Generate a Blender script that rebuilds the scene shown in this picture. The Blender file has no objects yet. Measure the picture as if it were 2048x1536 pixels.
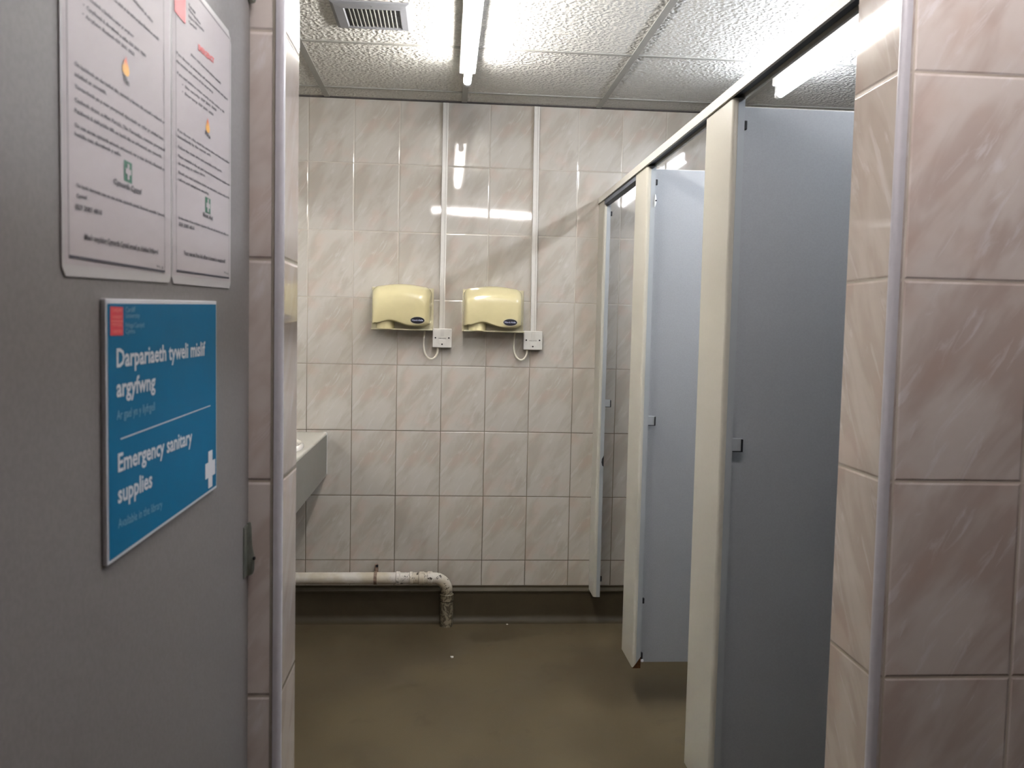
import bpy, bmesh, math, random
from mathutils import Vector, Matrix

scene = bpy.context.scene
COL = scene.collection
PI = math.pi

# ------------------------------------------------------------------ camera
FPX, YAW, PITCH, ROLL = 1764.2, 0.0773, 0.0621, 0.0222
fw = Vector((math.sin(YAW) * math.cos(PITCH), math.cos(YAW) * math.cos(PITCH), -math.sin(PITCH)))
r0 = Vector((math.cos(YAW), -math.sin(YAW), 0))
u0 = r0.cross(fw)
rv = math.cos(ROLL) * r0 + math.sin(ROLL) * u0
uv = -math.sin(ROLL) * r0 + math.cos(ROLL) * u0
cd = bpy.data.cameras.new('camera')
cam = bpy.data.objects.new('camera', cd)
COL.objects.link(cam)
cam.matrix_world = Matrix(((rv.x, uv.x, -fw.x, 0), (rv.y, uv.y, -fw.y, 0), (rv.z, uv.z, -fw.z, 1.35), (0, 0, 0, 1)))
cd.sensor_width = 36
cd.lens = 36 * FPX / 2048
cd.clip_start = 0.02
cd.dof.use_dof = True
cd.dof.focus_distance = 3.6
cd.dof.aperture_fstop = 13.0
scene.camera = cam

# ------------------------------------------------------------------ world, exposure
w = bpy.data.worlds.new('world')
scene.world = w
w.use_nodes = True
w.node_tree.nodes['Background'].inputs[0].default_value = (0.5, 0.52, 0.55, 1)
w.node_tree.nodes['Background'].inputs[1].default_value = 0.001
scene.view_settings.view_transform = 'Standard'
scene.view_settings.look = 'None'
scene.view_settings.exposure = 3.9
scene.view_settings.gamma = 1.0
scene.view_settings.use_curve_mapping = False
scene.cycles.blur_glossy = 0.0
TUBE_MAIN = ((1.0, 0.97, 0.925), 7.4)
TUBE_STALL = ((0.86, 0.91, 1.0), 8.0)
TUBE_LOBBY = ((1.0, 0.94, 0.925), 6.2)

# ------------------------------------------------------------------ measures
D = 4.0            # back wall
ZC = 2.353         # ceiling
XC = 0.688         # plane of the cubicle fronts
XL = -0.91         # left wall
XR = 2.15          # right wall
TX0, TZ0, TW, TH = -0.612, 0.2855, 0.2, 0.2972
GX0, GY0, GG = -0.5327, 4.0 - 0.165, 0.6021

# ------------------------------------------------------------------ node helpers
def s2l(c):
    return tuple(((v / 255) / 12.92 if v / 255 <= 0.04045 else ((v / 255 + 0.055) / 1.055) ** 2.4) for v in c) + (1,)

class N:
    def __init__(self, name):
        self.m = bpy.data.materials.new(name)
        self.m.use_nodes = True
        self.t = self.m.node_tree
        self.b = self.t.nodes['Principled BSDF']
    def n(self, typ, **kw):
        x = self.t.nodes.new(typ)
        for k, v in kw.items():
            setattr(x, k, v)
        return x
    def l(self, a, b):
        self.t.links.new(a, b)
    def put(self, sock, v):
        if isinstance(v, (int, float, tuple, list, Vector)):
            sock.default_value = v
        else:
            self.l(v, sock)
    def math(self, op, a, b=0.0, c=0.0):
        x = self.n('ShaderNodeMath', operation=op)
        self.put(x.inputs[0], a); self.put(x.inputs[1], b); self.put(x.inputs[2], c)
        return x.outputs[0]
    def mix(self, f, a, b):
        x = self.n('ShaderNodeMix', data_type='RGBA')
        self.put(x.inputs[0], f); self.put(x.inputs[6], a); self.put(x.inputs[7], b)
        return x.outputs[2]
    def ramp(self, v, lo, hi, a=0.0, b=1.0):
        x = self.n('ShaderNodeMapRange', interpolation_type='SMOOTHSTEP')
        self.put(x.inputs[0], v)
        for i, q in enumerate((lo, hi, a, b)):
            x.inputs[1 + i].default_value = q
        return x.outputs[0]
    def obj(self):
        return self.n('ShaderNodeTexCoord').outputs['Object']
    def mapping(self, vec, scale=(1, 1, 1), rot=(0, 0, 0), loc=(0, 0, 0)):
        x = self.n('ShaderNodeMapping')
        self.l(vec, x.inputs[0])
        x.inputs[1].default_value = loc; x.inputs[2].default_value = rot; x.inputs[3].default_value = scale
        return x.outputs[0]
    def noise(self, vec, scale, detail=3, rough=0.5, dist=0.0):
        x = self.n('ShaderNodeTexNoise')
        self.l(vec, x.inputs['Vector'])
        x.inputs['Scale'].default_value = scale; x.inputs['Detail'].default_value = detail
        x.inputs['Roughness'].default_value = rough; x.inputs['Distortion'].default_value = dist
        return x.outputs[0]
    def bump(self, h, strength, dist, chain=None):
        x = self.n('ShaderNodeBump')
        self.l(h, x.inputs['Height'])
        x.inputs['Strength'].default_value = strength; x.inputs['Distance'].default_value = dist
        if chain is not None:
            self.l(chain, x.inputs['Normal'])
        return x.outputs[0]

def plain(name, rgb, rough=0.5, spec=0.5, metal=0.0, mottle=0.0, mscale=60.0, bump=0.0, coat=0.0):
    k = N(name)
    c = s2l(rgb)
    k.b.inputs['Roughness'].default_value = rough
    k.b.inputs['Metallic'].default_value = metal
    k.b.inputs['Specular IOR Level'].default_value = spec
    k.b.inputs['Coat Weight'].default_value = coat
    nz = k.noise(k.obj(), mscale, 3, 0.6)
    c2 = tuple(v * (1 - mottle) for v in c[:3]) + (1,)
    k.l(k.mix(k.ramp(nz, 0.35, 0.65), c, c2), k.b.inputs['Base Color'])
    if bump:
        k.l(k.bump(k.noise(k.obj(), 900, 2), bump, 0.0004), k.b.inputs['Normal'])
    return k.m

def tile_mat(name, axis, x0, z0, tw=TW, th=TH, grout=(180, 173, 160), low_grout=(70, 57, 36), a=(183, 178, 169), b=(172, 165, 154), c=(193, 191, 186), shift=0.0):
    """ceramic wall tiles with a diagonal marbled print"""
    k = N(name)
    o = k.obj()
    s = k.n('ShaderNodeSeparateXYZ'); k.l(o, s.inputs[0])
    u = k.math('SUBTRACT', s.outputs[axis], x0)
    v = k.math('SUBTRACT', s.outputs[2], z0)
    du = k.math('PINGPONG', u, tw / 2)
    dv = k.math('PINGPONG', v, th / 2)
    d = k.math('MINIMUM', du, dv)
    iu = k.math('FLOOR', k.math('DIVIDE', u, tw)); iv = k.math('FLOOR', k.math('DIVIDE', v, th))
    lu = k.math('SUBTRACT', u, k.math('MULTIPLY', iu, tw)); lv = k.math('SUBTRACT', v, k.math('MULTIPLY', iv, th))
    cv = k.n('ShaderNodeCombineXYZ'); k.l(iu, cv.inputs[0]); k.l(iv, cv.inputs[1])
    wn = k.n('ShaderNodeTexWhiteNoise', noise_dimensions='2D'); k.l(cv.outputs[0], wn.inputs['Vector'])
    # one of a few prints per tile
    pr = k.math('MULTIPLY', k.math('FLOOR', k.math('MULTIPLY', wn.outputs[0], 3.0)), 5.3)
    lc = k.n('ShaderNodeCombineXYZ'); k.l(k.math('ADD', lu, shift), lc.inputs[0]); k.l(lv, lc.inputs[1]); k.l(pr, lc.inputs[2])
    mp = k.mapping(lc.outputs[0], scale=(1.0, 0.34, 1), rot=(0, 0, math.radians(-33)))
    # rotate first, stretch afterwards
    mp0 = k.mapping(lc.outputs[0], rot=(0, 0, math.radians(34)))
    mp = k.mapping(mp0, scale=(1.0, 0.30, 1))
    n1 = k.noise(mp, 17, 3, 0.5, 0.6)
    n2 = k.noise(k.mapping(mp0, scale=(1, 0.22, 1), loc=(3, 1, 0)), 34, 4, 0.6, 1.0)
    n3 = k.noise(k.mapping(lc.outputs[0], loc=(7, 2, 1)), 9, 2, 0.5)
    col = k.mix(k.ramp(n1, 0.40, 0.64), s2l(a), s2l(b))
    col = k.mix(k.math('MULTIPLY', k.ramp(n2, 0.56, 0.72), 0.55), col, s2l(c))
    pink = s2l((190, 164, 150))
    col = k.mix(k.math('MULTIPLY', k.ramp(n3, 0.52, 0.72), 0.30), col, pink)
    vary = k.n('ShaderNodeHueSaturation'); k.l(col, vary.inputs['Color'])
    k.l(k.math('ADD', k.math('MULTIPLY', wn.outputs[0], 0.05), 0.975), vary.inputs['Value'])
    gn = k.ramp(k.noise(o, 3.2, 2), 0.40, 0.62)
    gz = k.ramp(s.outputs[2], 0.9, 1.5)
    gr = k.mix(gz, s2l(low_grout), s2l(grout))
    gr = k.mix(k.math('MULTIPLY', gn, 0.35), gr, s2l((130, 116, 92)))
    gm = k.ramp(d, 0.0010, 0.0018, 1.0, 0.0)
    k.l(k.mix(gm, vary.outputs[0], gr), k.b.inputs['Base Color'])
    k.l(k.math('ADD', k.math('MULTIPLY', gm, 0.55), 0.045), k.b.inputs['Roughness'])
    k.b.inputs['Specular IOR Level'].default_value = 0.62
    h = k.ramp(d, 0.0008, 0.0052)
    b1 = k.bump(h, 0.75, 0.0012)
    b2 = k.bump(k.noise(o, 9, 2, 0.5), 0.10, 0.0015, b1)
    k.l(b2, k.b.inputs['Normal'])
    return k.m

def ceiling_mat():
    k = N('ceiling_tile_textured')
    o = k.obj()
    vo = k.n('ShaderNodeTexVoronoi', feature='SMOOTH_F1')
    w1 = k.noise(o, 60, 2)
    off = k.n('ShaderNodeVectorMath', operation='ADD')
    sc = k.n('ShaderNodeVectorMath', operation='SCALE'); 
    nn = k.n('ShaderNodeTexNoise'); k.l(o, nn.inputs['Vector']); nn.inputs['Scale'].default_value = 45
    k.l(nn.outputs[1], sc.inputs[0]); sc.inputs['Scale'].default_value = 0.012
    k.l(o, off.inputs[0]); k.l(sc.outputs[0], off.inputs[1])
    k.l(off.outputs[0], vo.inputs['Vector'])
    vo.inputs['Scale'].default_value = 72; vo.inputs['Smoothness'].default_value = 0.4
    n2 = k.noise(o, 170, 3, 0.6)
    h = k.math('ADD', k.math('MULTIPLY', k.ramp(vo.outputs[0], 0.15, 0.75), 0.8), k.math('MULTIPLY', n2, 0.5))
    k.l(k.bump(h, 1.0, 0.0055), k.b.inputs['Normal'])
    k.l(k.mix(k.ramp(n2, 0.3, 0.5), s2l((178, 176, 171)), s2l((206, 204, 199))), k.b.inputs['Base Color'])
    k.b.inputs['Roughness'].default_value = 0.85
    k.b.inputs['Specular IOR Level'].default_value = 0.2
    return k.m

def floor_mat():
    k = N('safety_vinyl_olive')
    o = k.obj()
    a = k.ramp(k.noise(o, 2.3, 4, 0.55), 0.36, 0.66)
    sp = k.ramp(k.noise(o, 420, 2, 0.7), 0.62, 0.70)
    col = k.mix(a, s2l((80, 70, 51)), s2l((93, 82, 60)))
    col = k.mix(k.math('MULTIPLY', sp, 0.5), col, s2l((130, 120, 98)))
    st = k.ramp(k.noise(k.mapping(o, loc=(4, 0, 0)), 5.5, 4, 0.6, 0.5), 0.60, 0.70)
    col = k.mix(k.math('MULTIPLY', st, 0.25), col, s2l((60, 50, 34)))
    k.l(col, k.b.inputs['Base Color'])
    k.l(k.math('ADD', 0.38, k.math('MULTIPLY', a, 0.18)), k.b.inputs['Roughness'])
    k.b.inputs['Specular IOR Level'].default_value = 0.35
    k.l(k.bump(k.noise(o, 500, 2), 0.25, 0.0006), k.b.inputs['Normal'])
    return k.m

def pipe_mat():
    k = N('pipe_stained_white')
    o = k.obj()
    s = k.n('ShaderNodeSeparateXYZ'); k.l(o, s.inputs[0])
    nz = k.noise(o, 48, 4, 0.7, 0.5)
    big = k.ramp(s.outputs[0], -0.26, -0.14)          # only the jointed end is stained
    dirt = k.math('MULTIPLY', k.ramp(nz, 0.58, 0.63), big)
    low = k.ramp(s.outputs[2], 0.15, 0.20, 1.0, 0.0)
    nz2 = k.ramp(k.noise(o, 38, 4, 0.7, 1.0), 0.46, 0.54)
    dirt = k.math('MAXIMUM', dirt, k.math('MULTIPLY', k.math('MULTIPLY', low, nz2), 0.8))
    c1 = k.mix(k.ramp(k.noise(o, 9, 3), 0.4, 0.6), s2l((212, 206, 196)), s2l((196, 186, 166)))
    c1 = k.mix(k.math('MULTIPLY', low, 0.85), c1, s2l((122, 112, 88)))
    k.l(k.mix(dirt, c1, s2l((54, 44, 28))), k.b.inputs['Base Color'])
    k.b.inputs['Roughness'].default_value = 0.4
    k.l(k.bump(nz, 0.25, 0.002), k.b.inputs['Normal'])
    return k.m

def emit(name, rgb, strength):
    k = N(name)
    k.b.inputs['Base Color'].default_value = (0.9, 0.9, 0.9, 1)
    k.b.inputs['Emission Color'].default_value = rgb + (1,)
    k.b.inputs['Emission Strength'].default_value = strength
    return k.m

M = {}
M['tile_back'] = tile_mat('tile_back', 0, TX0, TZ0)
M['tile_left'] = tile_mat('tile_left', 1, 0.0, TZ0, shift=0.07, a=(130, 125, 116), b=(120, 114, 104), c=(140, 138, 132))  # same tiles on the unseen left wall, darkened to cut bounced light
M['tile_return'] = tile_mat('tile_return', 1, 1.05, 0.245, tw=0.6, th=0.298, shift=0.05, a=(196, 186, 176), b=(184, 171, 160), c=(212, 207, 204), low_grout=(170, 160, 142))
M['tile_return_left'] = tile_mat('tile_return_left', 1, 0.9, 0.245, tw=0.6, th=0.298, shift=0.1, a=(190, 180, 174), b=(178, 166, 160), c=(205, 200, 198))
M['tile_entry'] = tile_mat('tile_entry', 0, 0.667, 0.243, th=0.298, shift=0.02, a=(208, 199, 194), b=(188, 174, 167), c=(224, 220, 222), low_grout=(196, 186, 174), grout=(200, 190, 180))
M['tile_plain'] = tile_mat('tile_plain', 0, 0, TZ0, shift=0.03)
M['ceiling'] = ceiling_mat()
M['dark_unseen'] = plain('dark_unseen_wall', (56, 58, 60), 0.5, mottle=0.04)  # dark tone made up for unseen faces, soaks up bounced light
M['lobby'] = plain('dark_lobby_paint', (172, 160, 154), 0.6, mottle=0.05)
M['floor'] = floor_mat()
M['cove'] = plain('cove_vinyl', (68, 60, 44), 0.5, 0.3, mottle=0.12, mscale=8)
M['lit_cap'] = plain('cove_lit_cap', (84, 77, 60), 0.45, mottle=0.15, mscale=15)  # cove top coloured paler for the light its curve catches
M['shadow_gap'] = plain('shadow_gap_strip', (84, 80, 78), 0.8, 0.1, mottle=0.2)  # shade of the ceiling edge gap, as a dark colour
M['tbar'] = plain('tbar_white', (150, 149, 144), 0.45, mottle=0.03)
M['trim'] = plain('white_plastic_trim', (186, 184, 190), 0.3, mottle=0.03)
M['groove'] = plain('trim_groove_sealant', (150, 142, 132), 0.6, mottle=0.1)
M['door'] = plain('grey_laminate_door', (126, 122, 121), 0.55, 0.35, mottle=0.10, mscale=260, bump=0.25)
M['door_edge'] = plain('door_edge_lipping', (120, 118, 118), 0.5, mottle=0.05)
M['hinge'] = plain('satin_steel', (150, 156, 148), 0.35, metal=0.8, mottle=0.15)
M['partition'] = plain('blue_grey_laminate', (150, 152, 154), 0.45, 0.4, mottle=0.05, mscale=240, bump=0.15)
M['pilaster'] = plain('cream_laminate', (176, 172, 160), 0.38, 0.45, mottle=0.02, mscale=90)
M['rail'] = plain('cream_rail', (190, 187, 178), 0.4, mottle=0.04)
M['rail_shade'] = plain('rail_underside_shade', (92, 96, 106), 0.6)  # darker copy of the rail colour, painted shade for its underside
M['black'] = plain('black_rubber', (22, 22, 26), 0.5, 0.3)
M['chip'] = plain('bare_chipboard', (74, 46, 24), 0.9, 0.1, mottle=0.3, mscale=120)
M['keep'] = plain('grey_nylon', (150, 154, 156), 0.45)
M['nylon'] = plain('white_nylon', (226, 228, 232), 0.35)
M['cream'] = plain('ivory_plastic', (208, 197, 154), 0.16, 0.55, mottle=0.03, mscale=20, coat=0.3)
M['cream_back'] = plain('ivory_back_plate', (188, 180, 150), 0.35, mottle=0.05, mscale=20)
M['logo'] = plain('navy_badge', (10, 10, 26), 0.3)
M['logo_text'] = plain('badge_silver', (176, 180, 204), 0.4)
M['white_pl'] = plain('white_moulded_plastic', (204, 201, 194), 0.35, mottle=0.03)
M['cable'] = plain('white_flex', (214, 208, 190), 0.4, mottle=0.05)
M['counter'] = plain('pale_laminate_worktop', (184, 181, 172), 0.35, mottle=0.04, mscale=80)
M['apron'] = plain('grey_laminate_apron', (128, 126, 119), 0.45, mottle=0.05, mscale=80)
M['ceramic'] = plain('white_ceramic', (236, 232, 226), 0.08, 0.6, coat=0.4)
M['chrome'] = plain('chrome', (220, 222, 225), 0.1, metal=1.0)
M['mirror'] = plain('mirror_silver', (236, 238, 238), 0.01, metal=1.0)
M['pipe'] = pipe_mat()
M['clip'] = plain('rusty_pipe_clip', (150, 126, 108), 0.6, mottle=0.4, mscale=90)
M['paper'] = plain('laminated_paper', (184, 178, 180), 0.5, 0.15, mottle=0.015, mscale=12)
M['paper_edge'] = plain('laminate_margin', (184, 182, 182), 0.4, 0.25)
M['ink'] = plain('black_ink', (70, 66, 72), 0.6)
M['ink_soft'] = plain('grey_print', (80, 76, 82), 0.6)
M['ink_thick'] = plain('frame_ink', (46, 44, 60), 0.5)
M['ink_red'] = plain('red_print', (214, 78, 80), 0.5)
M['ink_green'] = plain('green_print', (18, 100, 70), 0.5)
M['flame'] = None
M['sign_blue'] = plain('sign_teal_blue', (8, 104, 144), 0.6, 0.12, mottle=0.03, mscale=30)
M['sign_white'] = plain('sign_white_print', (206, 208, 214), 0.45)
M['sign_pale'] = plain('sign_pale_print', (110, 158, 186), 0.45)
M['sign_red'] = plain('sign_red_print', (214, 52, 66), 0.45)
M['sign_red2'] = plain('sign_red_text', (238, 140, 130), 0.45)
M['fit_white'] = plain('light_fitting_enamel', (226, 226, 226), 0.35)
M['vent'] = plain('vent_frame_grey', (122, 123, 128), 0.45, mottle=0.05)
M['vent_dark'] = plain('vent_void', (34, 36, 40), 0.8)
M['scrap'] = plain('white_paper_scrap', (230, 226, 216), 0.7)
M['tube_main'] = emit('tube_main', *TUBE_MAIN)
M['tube_stall'] = emit('tube_stall', *TUBE_STALL)
M['tube_lobby'] = emit('tube_lobby', *TUBE_LOBBY)
def flame_mat():
    k = N('flame_print')
    s = k.n('ShaderNodeSeparateXYZ'); k.l(k.n('ShaderNodeTexCoord').outputs['Generated'], s.inputs[0])
    k.l(k.mix(k.ramp(s.outputs[2], 0.35, 0.95), s2l((240, 178, 70)), s2l((226, 84, 60))), k.b.inputs['Base Color'])
    k.b.inputs['Roughness'].default_value = 0.5
    return k.m
M['flame'] = flame_mat()

# ------------------------------------------------------------------ mesh helpers
def new():
    return bmesh.new()

def box(bm, x0, x1, y0, y1, z0, z1, bev=0.0, seg=2):
    vs = [bm.verts.new((x, y, z)) for x in (x0, x1) for y in (y0, y1) for z in (z0, z1)]
    fs = [bm.faces.new([vs[i] for i in q]) for q in ((0, 1, 3, 2), (4, 6, 7, 5), (0, 4, 5, 1), (2, 3, 7, 6), (0, 2, 6, 4), (1, 5, 7, 3))]
    if bev:
        es = {e for f in fs for e in f.edges}
        bmesh.ops.bevel(bm, geom=list(es), offset=bev, segments=seg, affect='EDGES', profile=0.5)
    return bm

def prism(bm, pts, z0, z1, axis='z'):
    def P(a, b, h):
        return {'z': (a, b, h), 'y': (a, h, b), 'x': (h, a, b)}[axis]
    lo = [bm.verts.new(P(a, b, z0)) for a, b in pts]
    hi = [bm.verts.new(P(a, b, z1)) for a, b in pts]
    n = len(pts)
    bm.faces.new(lo); bm.faces.new(hi)
    for i in range(n):
        bm.faces.new((lo[i], lo[(i + 1) % n], hi[(i + 1) % n], hi[i]))
    return bm

def sweep(bm, pts, r, n=14, caps=True):
    pts = [Vector(p) for p in pts]
    rr = r if isinstance(r, (list, tuple)) else [r] * len(pts)
    rings = []
    t0 = (pts[1] - pts[0]).normalized()
    up = Vector((0, 0, 1)) if abs(t0.z) < 0.9 else Vector((0, 1, 0))
    a = t0.cross(up).normalized()
    for i, p in enumerate(pts):
        t = (pts[min(i + 1, len(pts) - 1)] - pts[max(i - 1, 0)]).normalized()
        a = (a - t * a.dot(t)).normalized()
        b = t.cross(a)
        rings.append([bm.verts.new(p + rr[i] * (math.cos(2 * PI * k / n) * a + math.sin(2 * PI * k / n) * b)) for k in range(n)])
    for i in range(len(rings) - 1):
        for k in range(n):
            bm.faces.new((rings[i][k], rings[i][(k + 1) % n], rings[i + 1][(k + 1) % n], rings[i + 1][k]))
    if caps:
        bm.faces.new(rings[0][::-1]); bm.faces.new(rings[-1])
    return bm

def obj(name, bm, mat, parent=None, smooth=False, bevel=0.0):
    bmesh.ops.recalc_face_normals(bm, faces=bm.faces[:])
    me = bpy.data.meshes.new(name)
    bm.to_mesh(me); bm.free()
    for m in (mat if isinstance(mat, (list, tuple)) else [mat]):
        me.materials.append(m)
    if smooth:
        for p in me.polygons:
            p.use_smooth = True
        try:
            me.set_sharp_from_angle(angle=math.radians(38))
        except Exception:
            pass
    o = bpy.data.objects.new(name, me)
    COL.objects.link(o)
    if bevel:
        md = o.modifiers.new('bevel', 'BEVEL'); md.width = bevel; md.segments = 2; md.limit_method = 'ANGLE'
    if parent is not None:
        o.parent = parent
        o.matrix_parent_inverse = parent.matrix_basis.inverted()
    return o

def tag(o, label, cat, group=None):
    o['label'] = label; o['category'] = cat
    if group:
        o['group'] = group
    return o

def thing(name, label, cat, loc=(0, 0, 0), group=None):
    o = bpy.data.objects.new(name, None)
    o.empty_display_size = 0.05
    COL.objects.link(o)
    o.location = loc
    return tag(o, label, cat, group)

def struct(name, bm, mat, parent=None, **kw):
    o = obj(name, bm, mat, parent, **kw)
    if parent is None:
        o['kind'] = 'structure'
    return o

def text_bm(bm, s, p0, p1, h, plane, hold, bold=0.0, spacing=1.0):
    """text from baseline point p0 to p1 (2D), letter height h; plane(a, b, d) -> 3D point"""
    cu = bpy.data.curves.new('t', 'FONT')
    cu.body = s; cu.size = 1.0; cu.resolution_u = 2; cu.offset = bold; cu.space_character = spacing
    o = bpy.data.objects.new('t', cu)
    COL.objects.link(o)
    dg = bpy.context.evaluated_depsgraph_get()
    me = bpy.data.meshes.new_from_object(o.evaluated_get(dg))
    bpy.data.objects.remove(o); bpy.data.curves.remove(cu)
    if not me.vertices:
        return
    xs = [v.co.x for v in me.vertices]
    x0, x1 = min(xs), max(xs)
    L = math.hypot(p1[0] - p0[0], p1[1] - p0[1])
    ex = ((p1[0] - p0[0]) / L, (p1[1] - p0[1]) / L)
    vs = []
    for v in me.vertices:
        a = (v.co.x - x0) / (x1 - x0) * L
        b = v.co.y / 0.70 * h
        vs.append(bm.verts.new(plane(p0[0] + ex[0] * a - ex[1] * b * 0, p0[1] + ex[1] * a + b, hold)))
    for p in me.polygons:
        try:
            bm.faces.new([vs[i] for i in p.vertices])
        except ValueError:
            pass
    bpy.data.meshes.remove(me)

# ------------------------------------------------------------------ structure
# floor
bm = new(); box(bm, -1.3, 2.4, -1.5, D + 0.1, -0.05, 0.0)
struct('floor', bm, M['floor'])
# ceiling: tiles with gaps for the bars
bm = new(); box(bm, -1.3, 2.4, -1.5, D + 0.1, ZC, ZC + 0.06)
struct('ceiling', bm, M['ceiling'])
# ceiling bars
bm = new()
i = -1
while True:
    x = GX0 + GG * i
    if x > 2.2: break
    if x > XL:
        box(bm, x - 0.012, x + 0.012, -1.4, D, ZC - 0.0035, ZC + 0.002)
    i += 1
y = GY0
while y > -1.4:
    box(bm, XL, XR, y - 0.008, y + 0.008, ZC - 0.0030, ZC + 0.002)
    y -= GG
struct('trim_1', bm, M['tbar'])
# dark strip standing in for the shadow gap between ceiling and back wall
bm = new(); box(bm, XL, XR, D - 0.010, D, ZC - 0.006, ZC + 0.001)
struct('trim_2', bm, M['shadow_gap'])
# walls
bm = new(); box(bm, XL - 0.1, XR + 0.1, D, D + 0.1, 0.165, ZC + 0.02)
struct('wall_back', bm, M['tile_back'])
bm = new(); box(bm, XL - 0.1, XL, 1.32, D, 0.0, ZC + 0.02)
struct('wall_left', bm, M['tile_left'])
bm = new(); box(bm, XR, XR + 0.1, -1.4, D, 0.0, ZC + 0.02)
struct('wall_right', bm, M['dark_unseen'])
bm = new(); box(bm, -1.3, 2.3, -1.5, -1.4, 0.0, ZC + 0.02)
struct('wall_front', bm, M['lobby'])
bm = new(); box(bm, -1.3, -1.2, -1.4, 1.18, 0.0, ZC + 0.02)
struct('wall_lobby_left', bm, M['lobby'])

# entrance wall, left stub (narrow strip seen beyond the open door)
xl0, xl1 = -0.214, -0.222
R = 0.016
bm = new()
prism(bm, [(-1.2, 1.205), (-0.2300, 1.205), (-0.2300, 1.214), (-0.2172, 1.214), (-0.2166, 1.322), (-1.2, 1.322)], 0.0, ZC + 0.01)
o = struct('wall_entry_left', bm, [M['tile_entry'], M['tile_return_left']])
for p in o.data.polygons:
    if abs(p.normal.x) > 0.9:
        p.material_index = 1
# white corner bead, left
def quarter(cx, cy, r, a0, a1, n=8):
    return [(cx + r * math.cos(a0 + (a1 - a0) * i / n), cy + r * math.sin(a0 + (a1 - a0) * i / n)) for i in range(n + 1)]
bm = new()
cx, cy = -0.2235, 1.2105
pts = [(-0.2275, 1.213), (-0.2275, 1.2035)] + quarter(cx, cy, 0.007, -PI / 2, 0) + [(-0.2165, 1.2145), (-0.2200, 1.2155)]
prism(bm, pts, 0.0, ZC)
struct('trim_3', bm, M['trim'], smooth=True)
bm = new(); box(bm, -0.2318, -0.2275, 1.2045, 1.212, 0.0, ZC)
struct('trim_4', bm, M['groove'])

# entrance wall, right
bm = new()
prism(bm, [(0.6605, 1.25), (XR, 1.25), (XR, 1.40), (0.6515, 1.40), (0.6490, 1.2565), (0.6605, 1.2565)], 0.0, ZC + 0.01)
o = struct('wall_entry_right', bm, [M['tile_entry'], M['tile_return'], M['dark_unseen']])
for p in o.data.polygons:
    if p.normal.y > 0.9:
        p.material_index = 2  # unseen back face darkened, keeps bounce off the partition
    if abs(p.normal.x) > 0.9:
        p.material_index = 1
bm = new()
cx, cy = 0.6545, 1.2550
pts = quarter(cx, cy, 0.0068, PI, 1.5 * PI) + [(0.6612, 1.2482), (0.6612, 1.2562), (0.6520, 1.2565), (0.6478, 1.2580)]
prism(bm, pts, 0.0, ZC)
struct('trim_5', bm, M['trim'], smooth=True)

# coved skirting
def cove_profile(r=0.035, t=0.007, h=0.168):
    pts = [(0, 0), (0, h), (t, h)]
    for i in range(7):
        a = PI + (PI / 2) * i / 6
        pts.append((t + r + r * math.cos(a), r + r * math.sin(a)))
    pts.append((t + r, 0))
    return pts
def cove(name, horiz):
    bm = new()
    pr = cove_profile()
    if horiz:
        prism(bm, [(D - a, b) for a, b in pr], XL + 0.05, XR - 0.05, axis='x')
    else:
        prism(bm, [(XR - a, b) for a, b in pr], 1.42, D - 0.05, axis='y')
    return struct(name, bm, M['cove'], smooth=True)
cove('baseboard_back', True)
cove('baseboard_right', False)
bm = new(); prism(bm, [(D, 0.1695), (D - 0.003, 0.1695), (D - 0.0125, 0.146), (D - 0.0115, 0.139), (D, 0.139)], XL, XR, axis='x')
struct('trim_6', bm, M['lit_cap'])
bm = new()
prism(bm, [(XL + a, b) for a, b in cove_profile()], 1.33, D - 0.05, axis='y')
struct('baseboard_left', bm, M['cove'], smooth=True)

# ------------------------------------------------------------------ entrance door, open against the left
XD = -0.26
door = None
bm = new(); box(bm, XD - 0.042, XD, 0.40, 1.2015, 0.008, 2.04, bev=0.0015)
door = struct('door_1', bm, M['door'])
bm = new(); box(bm, XD - 0.0405, XD - 0.0015, 1.2010, 1.2035, 0.01, 2.038)
obj('edge_lipping', bm, M['door_edge'], door)
for zc in (1.047, 1.80, 0.28):
    bm = new()
    yk = 1.1945
    # leaf on the door edge, then a barrel that is slimmer at the top and round at the foot
    box(bm, XD - 0.001, XD + 0.0018, 1.170, 1.1945, zc - 0.034, zc + 0.034)
    zs = [-0.036, -0.034, -0.028, -0.018, -0.008, 0.0, 0.012, 0.028, 0.036]
    rs = [0.0030, 0.0062, 0.0080, 0.0084, 0.0080, 0.0058, 0.0048, 0.0042, 0.0030]
    sweep(bm, [(XD + 0.0015, yk, zc + z) for z in zs], rs, 16)
    h = obj('hinge', bm, M['hinge'], door, smooth=True)
    bm = new()
    sweep(bm, [(XD + 0.0090, yk - 0.003, zc - 0.012), (XD + 0.0110, yk - 0.0035, zc - 0.012)], 0.0022, 10)
    obj('hinge_screw', bm, M['black'], h, smooth=True)

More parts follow.
